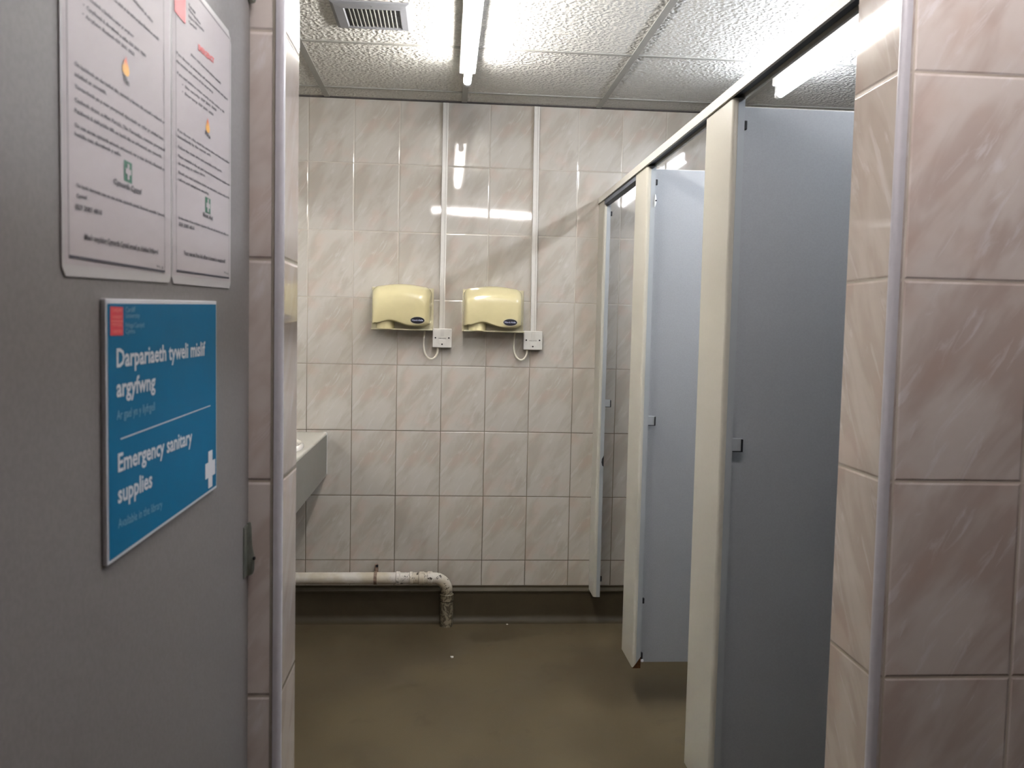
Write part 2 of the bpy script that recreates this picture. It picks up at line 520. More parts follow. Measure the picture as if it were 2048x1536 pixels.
# ------------------------------------------------------------------ notices on the door
def DP(a, b, d):                  # door plane: a = y, b = z, d = proud of the door
    return (XD + d, a, b)
def U(px, py):                    # where a ray through the photo's pixel meets the door's plane
    d = fw + rv * ((px - 1024) / FPX) - uv * ((py - 768) / FPX)
    t = XD / d.x
    return (d.y * t, 1.35 + d.z * t)
def quad(bm, pts, d, d0=None):
    if d0 is None:
        bm.faces.new([bm.verts.new(DP(a, b, d)) for a, b in pts])
    else:
        prism(bm, pts, XD + d0, XD + d, axis='x')
def line(bm, p0, p1, t, d):
    L = math.hypot(p1[0] - p0[0], p1[1] - p0[1])
    n = (-(p1[1] - p0[1]) / L * t / 2, (p1[0] - p0[0]) / L * t / 2)
    quad(bm, [(p0[0] - n[0], p0[1] - n[1]), (p1[0] - n[0], p1[1] - n[1]), (p1[0] + n[0], p1[1] + n[1]), (p0[0] + n[0], p0[1] + n[1])], d)
E1, E2, E3 = 0.0016, 0.0019, 0.0022

def sheet(name, label, y0, y1, z0b, z1b, ztop, lines, border, heads):
    """laminated sheet; bottom edge from z0b (left) to z1b (right)"""
    r = 0.006
    bm = new()
    pts = [(y0 + r, z0b), (y1 - r, z1b), (y1, z1b + r), (y1, ztop - 0.012), (y1 - 0.012, ztop), (y0 + 0.012, ztop - 0.004), (y0, ztop - 0.016), (y0, z0b + r)]
    quad(bm, pts, 0.0012, 0.0002)
    s = obj(name, bm, M['paper_edge'])
    tag(s, label, 'notice', 'laminated safety notices on the door')
    bm = new()
    m = 0.0035
    k = (z1b - z0b) / (y1 - y0)
    quad(bm, [(y0 + m, z0b + m + 0.0045), (y1 - m, z1b + m + 0.0045), (y1 - m, ztop - 0.006), (y0 + m, ztop - 0.006)], 0.0014)
    obj('paper', bm, M['paper'], s)
    # printed frame
    bm = new()
    bl, br, tr, tl = border
    line(bm, bl, tl, 0.0009, E1); line(bm, br, tr, 0.0009, E1); line(bm, tl, tr, 0.0009, E1)
    obj('printed_frame', bm, M['ink_soft'], s)
    bm = new(); line(bm, bl, br, 0.0019, E2)
    obj('frame_foot', bm, M['ink_thick'], s)
    for txt, a, b, h in lines:
        bm = new()
        text_bm(bm, txt, a, b, h, DP, E1, bold=0.035)
        obj('text_line', bm, M['ink_soft'], s)
    for txt, a, b, h in heads:
        bm = new()
        text_bm(bm, txt, a, b, h, DP, E2, bold=0.035)
        obj('bold_heading', bm, M['ink'], s)
    return s

def flame(parent, a, b, h, wd):
    bm = new()
    prof = [(0, 1.0), (0.16, 0.80), (0.38, 0.55), (0.5, 0.30), (0.42, 0.10), (0.2, 0.0), (-0.2, 0.0), (-0.45, 0.12), (-0.5, 0.34), (-0.30, 0.55), (-0.26, 0.72), (-0.06, 0.82)]
    quad(bm, [(a + x * wd, b + z * h) for x, z in prof], E2)
    obj('flame_symbol', bm, M['flame'], parent)

def aid(parent, y0, y1, zb, zt):
    bm = new(); quad(bm, [(y0, zb), (y1, zb), (y1, zt), (y0, zt)], E1)
    g = obj('first_aid_symbol', bm, M['ink_green'], parent)
    bm = new()
    cy, cz = (y0 + y1) / 2, (zb + zt) / 2
    s, t = (y1 - y0) * 0.34, (y1 - y0) * 0.12
    quad(bm, [(cy - t, cz - s), (cy + t, cz - s), (cy + t, cz + s), (cy - t, cz + s)], E2)
    quad(bm, [(cy - s, cz - t), (cy - t, cz - t), (cy - t, cz + t), (cy - s, cz + t)], E2)
    quad(bm, [(cy + t, cz - t), (cy + s, cz - t), (cy + s, cz + t), (cy + t, cz + t)], E2)
    obj('cross', bm, M['paper'], g)

H = 0.0026
def P2(a, b, txt, h=H):
    return (txt, U(*a), U(*b), h)
welsh = [
    P2((262, 0), (302, 46), 'darllenwch yn ofalus'),
    P2((225, 2), (314, 81), 'Os ydych yn darganfod argyfwng ffoniwch ar unwaith'),
    P2((176, 2), (263.5, 76), 'Nodwch y lleoliad a natur yr argyfwng'),
    P2((161.5, 12), (288, 115), '•  Cysylltwch â diogelwch y safle: 029 2041 7000'),
    P2((160, 30), (265, 112), '•  Argyfwng: ffoniwch 029 2041 6050'),
    P2((144.5, 129), (326, 248), 'Os byddwch yn darganfod tân, canwch y larwm tân agosaf a gadewch yr'),
    P2((144.5, 150), (209, 189.5), 'adeilad ar unwaith.'),
    P2((144.5, 174), (324, 281), 'Ymgasglwch yn y man ymgynnull dynodedig ar gyfer yr adeilad hwn.'),
    P2((144.5, 201), (326, 303), 'Cadwch draw, a Man Parcio, Tân Pencadlys, mannau ymgynnull'),
    P2((144.5, 223), (320, 316.5), 'Peidiwch â defnyddio lifft os bydd tân ac arhoswch am gymorth.'),
    P2((144.5, 252), (326, 342), 'Os oes angen cymorth arnoch, arhoswch ger y man diogel a ffoniwch yr'),
    P2((144.5, 269.6), (238, 312.6), 'heddlu neu diogelwch y safle.'),
    P2((148, 373), (326, 434), 'Os bydd damwain neu os oes angen cymorth cyntaf, ffoniwch swyddfa Cymorth'),
    P2((148, 394), (170, 399), 'Cyntaf:'),
    P2((309, 534), (323, 538), 'V1.2', 0.0020)]
sl = sheet('laminated_notice', 'white laminated Welsh safety notice with wide frame, left one of two above the blue sign',
           0.622, 0.861, 1.3795, 1.3865, 1.690, welsh,
           (U(133, 512), U(326, 543), (U(326, 543)[0] - 0.002, 1.683), (U(133, 512)[0], 1.680)),
           [P2((241, 158), (254, 173), 'Tân', 0.0045), P2((222.6, 367), (279, 389), 'Cymorth Cyntaf', 0.0042),
            P2((146, 417), (199, 430), '029 2087 4810', 0.0034), P2((164, 478), (312, 508), "Mae'r swyddog Cymorth Cyntaf agosaf yn Adeilad Prifysgol", 0.0040)])
a = U(247, 151); b = U(247, 112)
flame(sl, a[0], a[1], b[1] - a[1], 0.016)
g0, g1 = U(244, 363), U(260, 335)
aid(sl, g0[0], g1[0], g0[1] + 0.001, g0[1] + 0.0175)
english = [
    P2((374, 10), (388, 30), 'Cardiff', H), P2((374, 20), (398, 50), 'Metropolitan', H),
    P2((374, 34), (405, 64), 'Prifysgol Metropolitan', H), P2((374, 45), (390, 60), 'Caerdydd', H),
    P2((378.5, 110), (439, 169), 'please read these instructions carefully'),
    P2((349.5, 107), (452.6, 201), 'If you discover an emergency call security immediately and report'),
    P2((349.5, 123), (423, 187), 'the location and nature of the emergency'),
    P2((351, 147), (445.6, 226), 'If you need assistance contact security on this number or dial'),
    P2((361, 171), (430, 223), '•  Site security: 029 2041 7000'),
    P2((361, 185), (424, 232), '•  Emergency: 029 2041 6050'),
    P2((352, 262), (456, 328), 'If you discover a fire, sound the nearest alarm and leave the building'),
    P2((352, 274), (418.6, 313), 'immediately by the nearest exit.'),
    P2((353, 295), (441, 345), 'Follow the green signs and assemble at the point.'),
    P2((353, 313), (456, 372), 'Please assemble in the car park beyond the headquarters building and'),
    P2((353, 328), (407.5, 354), 'do not stop to collect things.'),
    P2((353, 346), (456, 398), 'Should you need assistance during an evacuation, please wait at the'),
    P2((353, 360), (415, 390), 'refuge and telephone security.'),
    P2((354, 437), (454, 472), 'In the event of an accident requiring first aid call the first aid office on'),
    P2((445, 546), (454, 549), 'V1.2', 0.0020)]
sr = sheet('laminated_notice', 'white laminated English safety notice with red heading, right one of two above the blue sign',
           0.8625, 1.093, 1.3865, 1.3912, 1.692, english,
           (U(349.5, 541), U(455, 556), U(457, 78), (U(349.5, 541)[0] - 0.001, U(457, 78)[1] - 0.002)),
           [P2((407, 268), (417, 278), 'Fire', 0.0042), P2((403, 432), (422, 441), 'First Aid', 0.0042),
            P2((354, 451), (385, 460), '029 2087 4810', 0.0034), P2((364, 509), (447.5, 526), 'Your nearest First Aid officer is located in reception B1', 0.0040)])
a = U(412, 265); b = U(412, 235)
flame(sr, a[0], a[1], b[1] - a[1], 0.016)
g0, g1 = U(407.5, 424), U(418, 402)
aid(sr, g0[0], g1[0], g0[1], g0[1] + 0.0165)
bm = new()
r0_, r1_ = U(345, 22), U(367.5, 41)
quad(bm, [(r0_[0], r0_[1]), (r1_[0], r0_[1]), (r1_[0], r0_[1] + 0.026), (r0_[0], r0_[1] + 0.026)], E2)
obj('red_block', bm, M['ink_red'], sr)
bm = new()
text_bm(bm, 'EMERGENCY', U(393, 99), U(425, 127), 0.0055, DP, E2, bold=0.05)
obj('red_heading', bm, M['ink_red'], sr)

# ------------------------------------------------------------------ blue sign
c = [U(206, 1131), U(428, 973.5), U(424, 602), U(199, 597)]
c = [(0.691, c[0][1]), (1.0175, c[1][1]), (1.0155, c[2][1]), (0.690, c[3][1])]
bm = new()
quad(bm, c, 0.0042, 0.0003)
sg = obj('information_sign', bm, M['sign_white'], bevel=0.0006)
tag(sg, 'blue rectangular sign about emergency sanitary supplies stuck on the open grey door', 'sign')
bm = new()
ins = 0.0030
quad(bm, [(c[0][0] + ins, c[0][1] + ins), (c[1][0] - ins, c[1][1] + ins), (c[2][0] - ins, c[2][1] - ins * 1.2), (c[3][0] + ins, c[3][1] - ins * 1.2)], 0.0045)
obj('blue_face', bm, M['sign_blue'], sg)
S1, S2 = 0.0047, 0.0050
for t_, p_, q_ in (('Darpariaeth tyweli mislif', (221, 734), (401.5, 710)), ('argyfwng', (221, 794), (300, 778)), ('Emergency sanitary', (224, 944), (375, 886)), ('supplies', (224, 1007), (293.5, 973))):
    bm = new()
    text_bm(bm, t_, U(*p_), U(*q_), 0.0145, DP, S1, bold=0.022)
    obj('large_lettering', bm, M['sign_white'], sg)
for t_, p_, q_ in (('Ar gael yn y llyfrgell', (221.5, 840), (299, 820)), ('Available in the library', (224.5, 1057), (314, 1015))):
    bm = new()
    text_bm(bm, t_, U(*p_), U(*q_), 0.0075, DP, S1)
    obj('small_lettering', bm, M['sign_pale'], sg)
for t_, v_, e_ in (('Cardiff', 624, 259), ('University', 636, 268), ('Prifysgol Caerdydd', 655, 277), ('Cymru', 667, 258)):
    bm = new()
    text_bm(bm, t_, U(239, v_), U(e_, v_ - 0.6), 0.0042, DP, S1)
    obj('emblem_caption', bm, M['sign_pale'], sg)
bm = new(); line(bm, U(229, 878), U(412, 811), 0.0011, S1)
obj('divider_line', bm, M['sign_white'], sg)
bm = new()
q0, q1 = U(208, 671), U(234, 614)
quad(bm, [(q0[0], q0[1]), (q1[0], q0[1]), (q1[0], q1[1]), (q0[0], q1[1])], S1)
rb = obj('red_emblem', bm, M['sign_red'], sg)
bm = new()
w_ = q1[0] - q0[0]; h_ = q1[1] - q0[1]
for k_, t_ in enumerate(('CARDIFF', 'UNIVERSITY', 'PRIFYSGOL', 'CAERDYDD')):
    zz = q1[1] - h_ * (0.18 + 0.235 * k_ + (0.03 if k_ > 1 else 0))
    text_bm(bm, t_, (q0[0] + w_ * 0.12, zz), (q0[0] + w_ * 0.88, zz), 0.0026, DP, S2)
line(bm, (q0[0] + w_ * 0.05, q0[1] + h_ * 0.5), (q1[0] - w_ * 0.05, q0[1] + h_ * 0.5), 0.0006, S2)
obj('emblem_lettering', bm, M['sign_red2'], rb)
bm = new()
cy_, cz_ = 0.9885, 1.1885
s_, t_ = 0.0205, 0.0085
quad(bm, [(cy_ - t_, cz_ - s_), (cy_ + t_, cz_ - s_), (cy_ + t_, cz_ + s_), (cy_ - t_, cz_ + s_)], S1)
quad(bm, [(cy_ - s_, cz_ - t_), (cy_ - t_, cz_ - t_), (cy_ - t_, cz_ + t_), (cy_ - s_, cz_ + t_)], S1)
quad(bm, [(cy_ + t_, cz_ - t_), (cy_ + s_, cz_ - t_), (cy_ + s_, cz_ + t_), (cy_ + t_, cz_ + t_)], S1)
obj('white_cross', bm, M['sign_white'], sg)

# ------------------------------------------------------------------ fluorescent battens
def batten(label, cx, cy, L, axis, tube_m, zt=2.270, dx=0.0, rot=0.0):
    t = thing('fluorescent_light', label, 'ceiling light', (cx, cy, ZC), 'fluorescent batten lights on the ceiling')
    def B(bm, a0, a1, b0, b1, z0, z1, bev=0.0):
        if axis == 'y':
            box(bm, cx + b0, cx + b1, cy + a0, cy + a1, z0, z1, bev)
        else:
            box(bm, cx + a0, cx + a1, cy + b0, cy + b1, z0, z1, bev)
    def Pt(a, b, z):
        return (cx + b, cy + a, z) if axis == 'y' else (cx + a, cy + b, z)
    bm = new(); B(bm, -L / 2 + 0.015, L / 2 - 0.015, -0.030, 0.030, 2.300, ZC - 0.0035, 0.004)
    obj('body', bm, M['fit_white'], t)
    for s in (-1, 1):
        bm = new()
        e = s * (L / 2 - 0.012)
        B(bm, min(e - 0.012, e + 0.012), max(e - 0.012, e + 0.012), -0.013, 0.013, zt - 0.012, 2.305, 0.003)
        obj('lampholder', bm, M['fit_white'], t)
    bm = new()
    sweep(bm, [Pt(-L / 2 + 0.026, dx, zt), Pt(L / 2 - 0.026, dx, zt)], 0.0145, 20)
    tb = obj('tube', bm, tube_m, t, smooth=True)
    for s in (-1, 1):
        bm = new()
        sweep(bm, [Pt(s * (L / 2 - 0.030), dx, zt), Pt(s * (L / 2 - 0.004), dx, zt), Pt(s * (L / 2), dx, zt)], [0.0152, 0.0152, 0.011], 20)
        obj('end_cap', bm, M['nylon'], tb, smooth=True)
    t.rotation_euler = (0, 0, rot)
    return t
batten('bright fluorescent batten above the hand dryers, pointing straight at the back wall', 0.068, 3.390 - 0.61, 1.22, 'y', M['tube_main'])
batten('bright bluish fluorescent batten above the cubicles, seen over the head rail', 1.262, 3.372 - 0.90, 1.80, 'y', M['tube_stall'])
batten('fluorescent batten over the entrance lobby, mirrored as a streak between both trunkings', 0.33, 0.84, 0.98, 'x', M['tube_lobby'], rot=-0.26)

# ------------------------------------------------------------------ ceiling vent
t = thing('ceiling_vent', 'grey square louvred vent in the ceiling left of the tube light', 'vent', (-0.25, 2.94, ZC))
vx0, vx1, vy0, vy1 = -0.374, -0.129, 2.822, 3.068
gx0, gx1, gy0, gy1 = -0.332, -0.162, 2.873, 3.040
zf = ZC - 0.009
bm = new()
# sloping frame: outer rim thin, inner rim proud
def ring(z, a0, a1, b0, b1):
    return [bm.verts.new(p) for p in ((a0, b0, z), (a1, b0, z), (a1, b1, z), (a0, b1, z))]
r_ = [ring(ZC - 0.0005, vx0, vx1, vy0, vy1), ring(ZC - 0.005, vx0, vx1, vy0, vy1), ring(zf, vx0 + 0.010, vx1 - 0.010, vy0 + 0.010, vy1 - 0.010),
      ring(zf - 0.001, gx0 - 0.004, gx1 + 0.004, gy0 - 0.004, gy1 + 0.004), ring(zf + 0.005, gx0, gx1, gy0, gy1), ring(ZC - 0.0005, gx0, gx1, gy0, gy1)]
for a_, b_ in zip(r_[:-1], r_[1:]):
    for i in range(4):
        bm.faces.new((a_[i], a_[(i + 1) % 4], b_[(i + 1) % 4], b_[i]))
obj('frame', bm, M['vent'], t)
bm = new(); box(bm, gx0, gx1, gy0, gy1, ZC - 0.0018, ZC - 0.0004)
obj('backing', bm, M['vent_dark'], t)
bm = new()
n_ = 13
for i in range(1, n_):
    x = gx0 + (gx1 - gx0) * i / n_
    prism(bm, [(x - 0.0022, zf + 0.001), (x + 0.0008, zf + 0.0005), (x + 0.0022, ZC - 0.002), (x + 0.0006, ZC - 0.002)], gy0, gy1, axis='y')
obj('louvres', bm, M['tbar'], t)
bm = new()
for i in range(1, 21):
    y = gy0 + (gy1 - gy0) * i / 21
    box(bm, gx0, gx1, y - 0.0010, y + 0.0010, ZC - 0.0055, ZC - 0.002)
obj('damper_bars', bm, M['vent'], t)
for y in (vy0 + 0.026, vy1 - 0.014):
    bm = new(); sweep(bm, [(-0.245, y, zf + 0.001), (-0.245, y, zf - 0.0015)], 0.003, 10)
    obj('screw', bm, M['hinge'], t, smooth=True)

# ------------------------------------------------------------------ cubicles
def pilaster(label, y0, y1, extras):
    """post-formed board; near edge at y0 (rounded), far edge y1"""
    z0, z1 = 0.152, 1.9225
    t = thing('cubicle_pilaster', label, 'cubicle post', (XC + 0.014, (y0 + y1) / 2, z0), 'pilasters along the cubicle front')
    th = 0.029
    pts = quarter(XC + 0.011, y0 + 0.011, 0.011, PI, 1.5 * PI) + [(XC + th, y0), (XC + th, y1), (XC, y1)]
    bm = new(); prism(bm, pts, z0, z1)
    obj('panel', bm, M['pilaster'], t, smooth=True)
    # grey edge strip facing the viewer
    bm = new(); box(bm, XC + 0.0135, XC + th + 0.001, y0 - 0.0008, y0 + 0.004, z0, z1)
    obj('edge_strip', bm, M['keep'], t)
    # lock keep
    zk = extras['keep']
    bm = new()
    kx = XC + th
    box(bm, kx, kx + 0.026, y0 + 0.002, y0 + 0.006, zk - 0.016, zk + 0.016, bev=0.001)
    kp = obj('lock_keep', bm, M['keep'], t)
    bm = new()
    box(bm, kx + 0.0235, kx + 0.0268, y0 - 0.004, y0 + 0.008, zk - 0.016, zk + 0.014)
    box(bm, kx + 0.002, kx + 0.0268, y0 - 0.004, y0 + 0.004, zk - 0.0175, zk - 0.0155)
    obj('rubber_lip', bm, M['black'], kp)
    for zb, hb in extras['stops']:
        bm = new()
        box(bm, kx + 0.0005, kx + 0.0085, y0 - 0.001, y0 + 0.010, zb - hb, zb + hb, bev=0.002)
        obj('rubber_stop', bm, M['black'], t)
    return t
pil = {}
p1 = pilaster('cream cubicle pilaster standing against the back wall, farthest of three', 3.872, D - 0.001, dict(keep=1.030, stops=[(1.866, 0.010), (0.235, 0.012)]))
p2 = pilaster('cream cubicle pilaster in the middle with a dark exposed chipboard foot', 3.040, 3.225, dict(keep=1.040, stops=[(1.868, 0.010), (0.395, 0.010), (0.195, 0.012)]))
p3 = pilaster('cream cubicle pilaster nearest the camera, widest in view', 2.132, 2.350, dict(keep=1.075, stops=[(1.858, 0.011)]))
# torn black edge on the farthest one
bm = new()
prism(bm, [(XC + 0.022, 0.78), (XC + 0.0305, 0.795), (XC + 0.0305, 0.745), (XC + 0.024, 0.750), (XC + 0.0205, 0.765)], 3.8700, 3.8735, axis='y')
obj('torn_edge', bm, M['black'], p1)
# exposed foot on the middle one
bm = new()
prism(bm, [(XC + 0.002, 0.1505), (XC + 0.030, 0.1505), (XC + 0.030, 0.192)], 3.0385, 3.060, axis='y')
obj('exposed_chipboard', bm, M['chip'], p2)
bm = new(); sweep(bm, [(XC + 0.036, 3.045, 0.178), (XC + 0.036, 3.038, 0.178)], 0.005, 10)
obj('foot_cap', bm, M['nylon'], p2, smooth=True)
# nylon disc on the middle one
bm = new()
sweep(bm, [(XC + 0.0285, 3.052, 1.805), (XC + 0.031, 3.052, 1.805), (XC + 0.035, 3.052, 1.805)], [0.026, 0.024, 0.012], 20)
dk = obj('coat_hook_disc', bm, M['nylon'], p2, smooth=True)
bm = new(); sweep(bm, [(XC + 0.030, 3.026, 1.803), (XC + 0.030, 3.0285, 1.803)], 0.003, 8)
obj('disc_screw', bm, M['black'], dk)

def partition(label, y0, ztop):
    t = thing('cubicle_partition', label, 'partition', (1.4, y0 + 0.01, 0.155), 'partitions between the cubicles')
    bm = new(); box(bm, XC + 0.030, XR, y0, y0 + 0.018, 0.160, ztop, bev=0.001)
    obj('panel', bm, M['partition'], t)
    bm = new(); box(bm, XC + 0.030, XR, y0 + 0.0005, y0 + 0.0175, ztop - 0.0005, ztop + 0.0015)
    obj('top_lipping', bm, M['rail'], t)
    return t
partition('blue-grey cubicle partition behind the middle pilaster, tiles visible above it', 3.072, 1.918)
partition('blue-grey cubicle partition behind the nearest pilaster, largest in view', 2.160, 1.908)

t = thing('cubicle_head_rail', 'long cream head rail running over the cubicle fronts to the back wall', 'rail', (XC, 2.7, 1.925))
bm = new()
prism(bm, [(XC - 0.006, 1.9235), (XC - 0.006, 1.949), (XC + 0.035, 1.949), (XC + 0.035, 1.9235), (XC + 0.028, 1.9235), (XC + 0.028, 1.934), (XC + 0.001, 1.934), (XC + 0.001, 1.9235)], 1.400, D - 0.002, axis='y')
obj('channel', bm, M['rail'], t)
bm = new(); box(bm, XC + 0.002, XC + 0.027, 1.402, D - 0.004, 1.9325, 1.9338)
obj('groove', bm, M['rail_shade'], t)  # dark sheet painting the shade inside the channel
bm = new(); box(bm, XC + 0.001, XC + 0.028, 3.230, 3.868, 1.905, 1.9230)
obj('underside_shade', bm, M['rail_shade'], t)  # dark strip added for the shade along the rail's underside

# ------------------------------------------------------------------ hand dryers
def wave(u):                      # lower edge of the cover
    return 0.012 + 0.010 * math.cos(2 * PI * (u - 0.30) / 1.25) * (1 if u < 0.95 else 0.8)
def dryer(label, cx, ztop, zbot):
    """cx = centre of the back plate"""
    W = 0.272
    g = 'ivory hand dryers on the back wall'
    t = thing('hand_dryer', label, 'hand dryer', (cx, D, zbot), g)
    dpt = 0.128
    # cover: cross-sections stacked in y, each a rounded outline with a wavy lower edge
    def outline(inset, topdrop, n=9):
        x0, x1 = -W / 2 + 0.002 + inset, W / 2 - 0.004 - inset
        zt = ztop - topdrop
        r = 0.035
        pts = []
        m = 22
        for i in range(m + 1):
            u = i / m
            x = x0 + (x1 - x0) * u
            z = zbot + 0.022 + 0.018 * math.exp(-((u - 0.30) / 0.20) ** 2) - 0.004 * math.sin(PI * max(0, (u - 0.5)) / 0.5) + (0.010 * max(0, (u - 0.93)) / 0.07) + (0.004 * max(0, (0.06 - u)) / 0.06)
            pts.append((x, z))
        for i in range(n + 1):
            a = (PI / 2) * i / n
            pts.append((x1 - r + r * math.cos(a), zt - 0.010 - r + r * math.sin(a)))
        for i in range(1, 10):
            u = i / 10
            x = (x1 - r) + ((x0 + r) - (x1 - r)) * u
            pts.append((x, zt - 0.010 + 0.010 * math.sin(PI * u)))
        for i in range(n + 1):
            a = PI / 2 + (PI / 2) * i / n
            pts.append((x0 + r + r * math.cos(a), zt - 0.010 - r + r * math.sin(a)))
        return pts
    bm = new()
    layers = [(D - 0.010, 0.0, 0.0), (D - 0.050, 0.002, 0.003), (D - 0.080, 0.005, 0.012), (D - 0.105, 0.009, 0.026), (D - 0.118, 0.013, 0.036), (D - 0.126, 0.020, 0.046), (D - 0.1285, 0.030, 0.060)]
    rings = []
    base = outline(0, 0)
    zlo0 = [p[1] for p in base]
    for y, ins, drop in layers:
        o_ = outline(ins, drop)
        ring_ = []
        for k, (x, z) in enumerate(o_):
            if k <= 22 and ins > 0.012:
                z += (ins - 0.012) * 0.6
            ring_.append(bm.verts.new((cx + x, y, z)))
        rings.append(ring_)
    n = len(base)
    for a_, b_ in zip(rings[:-1], rings[1:]):
        for k in range(n):
            bm.faces.new((a_[k], a_[(k + 1) % n], b_[(k + 1) % n], b_[k]))
    bm.faces.new(rings[-1])
    bm.faces.new(rings[0])
    cv = obj('cover', bm, M['cream'], t, smooth=True)
    # back plate with a shelf-like foot
    bm = new()
    box(bm, cx - W / 2, cx + W / 2 + 0.004, D - 0.012, D - 0.0005, zbot, ztop - 0.016, bev=0.003)
    box(bm, cx - W / 2 + 0.004, cx + W / 2 + 0.002, D - 0.100, D - 0.004, zbot, zbot + 0.006, bev=0.002)
    box(bm, cx - W / 2 + 0.006, cx + W / 2 - 0.001, D - 0.060, D - 0.004, zbot + 0.004, zbot + 0.045)
    obj('back_plate', bm, M['cream_back'], t)
    # nozzle
    bm = new()
    nx = cx - W / 2 + 0.0255 + 0.040
    pts = []
    for i in range(13):
        a = PI + PI * i / 12
        pts.append((nx + 0.040 * math.cos(a), D - 0.070 + 0.046 * math.sin(a)))
    prism(bm, pts, zbot + 0.005, zbot + 0.050)
    obj('nozzle', bm, M['cream'], t, smooth=True)
    # badge
    bx, bz, yb = cx + W / 2 - 0.064, zbot + 0.044, D - 0.1287
    def ell(a, b, y, z0_=0):
        bm = new()
        prism(bm, [(bx + a * math.cos(2 * PI * i / 32), bz + b * math.sin(2 * PI * i / 32)) for i in range(32)], y, y + 0.0012, axis='y')
        return bm
    b1 = obj('badge', ell(0.0335, 0.0175, yb - 0.0010), M['cream_back'], t)
    bg = obj('badge_face', ell(0.0300, 0.0145, yb - 0.0016), M['logo'], b1)
    bm = new()
    text_bm(bm, 'Hand-Aide', (bx - 0.024, bz - 0.0030), (bx + 0.024, bz - 0.0030), 0.0078, lambda a, b, d: (a, d, b), yb - 0.0020, bold=0.02)
    lt = obj('badge_lettering', bm, M['logo_text'], b1)
    return t
dryer('ivory wall hand dryer with navy oval badge, left one of the pair', -0.191, 1.541, 1.335)
dryer('ivory wall hand dryer with navy oval badge, right one of the pair', 0.214, 1.541, 1.335)

# ------------------------------------------------------------------ fused switches, trunking, flex
def spur(label, cx, cz):
    t = thing('fused_switch', label, 'switch', (cx, D, cz), 'fused switches beside the hand dryers')
    s = 0.0425
    bm = new(); box(bm, cx - s + 0.001, cx + s - 0.001, D - 0.030, D - 0.0005, cz - s + 0.001, cz + s - 0.001, bev=0.003)
    obj('back_box', bm, M['white_pl'], t)
    bm = new(); box(bm, cx - s, cx + s, D - 0.038, D - 0.030, cz - s, cz + s, bev=0.003)
    obj('face_plate', bm, M['white_pl'], t)
    bm = new(); prism(bm, [(D - 0.0378, cz + 0.008), (D - 0.0395, cz + 0.008), (D - 0.0435, cz + 0.040), (D - 0.0378, cz + 0.040)], cx - 0.008, cx + 0.008, axis='x')
    obj('rocker', bm, M['white_pl'], t)
    bm = new(); box(bm, cx - 0.015, cx + 0.015, D - 0.0392, D - 0.0375, cz - 0.026, cz - 0.006, bev=0.0008)
    obj('fuse_holder', bm, M['white_pl'], t)
    for dx_, dz_ in ((-0.030, 0.001), (0.030, 0.001), (0.0, -0.0275)):
        bm = new(); sweep(bm, [(cx + dx_, D - 0.0375, cz + dz_), (cx + dx_, D - 0.0398, cz + dz_)], 0.0036, 10)
        obj('screw', bm, M['black'], t)
    bm = new()
    text_bm(bm, 'HAND DRYER', (cx - 0.017, cz - 0.0035), (cx + 0.017, cz - 0.0035), 0.005, lambda a, b, d: (a, d, b), D - 0.0396)
    obj('printed_text', bm, M['ink'], t)
    return t
spur('white fused switch with small screws beside the left hand dryer', -0.011, 1.303)
spur('white fused switch with small screws beside the right hand dryer', 0.397, 1.301)
def trunk(label, xt, xb, z0):
    t = tag(obj('cable_trunking', None or prism(new(), [(xb - 0.0125, z0), (xb + 0.0125, z0), (xt + 0.0125, ZC - 0.009), (xt - 0.0125, ZC - 0.009)], D - 0.016, D - 0.0003, axis='y'), M['white_pl'], bevel=0.0015), label, 'cable trunking', 'white trunkings on the back wall')
    bm = new()
    prism(bm, [(xb + 0.004, z0), (xb + 0.0052, z0), (xt + 0.0052, ZC - 0.010), (xt + 0.004, ZC - 0.010)], D - 0.0166, D - 0.0158, axis='y')
    obj('lid_seam', bm, M['groove'], t)
    return t
trunk('white vertical cable trunking above the left switch', -0.012, -0.013, 1.345)
trunk('white vertical cable trunking above the right switch', 0.394, 0.400, 1.343)

def bez(P, n=26):
    P = [Vector(p) for p in P]; out = []
    for i in range(n + 1):
        t_ = i / n; s_ = 1 - t_
        out.append(P[0] * s_ ** 3 + P[1] * 3 * s_ * s_ * t_ + P[2] * 3 * s_ * t_ * t_ + P[3] * t_ ** 3)
    return out
def flex(label, x0, x1, z0, z1, zl):
    bm = new()
    y = D - 0.022
    sweep(bm, bez([(x0, y, z0), (x0 - 0.030, y - 0.004, zl), (x1 + 0.006, y - 0.004, zl - 0.006), (x1, y, z1)]), 0.0042, 10)
    tag(obj('power_flex', bm, M['cable'], smooth=True), label, 'cable', 'looped flexes under the hand dryers')
flex('white flex looping from the left dryer to its switch', -0.088, -0.030, 1.334, 1.262, 1.185)
flex('white flex looping from the right dryer to its switch', 0.318, 0.372, 1.334, 1.260, 1.190)

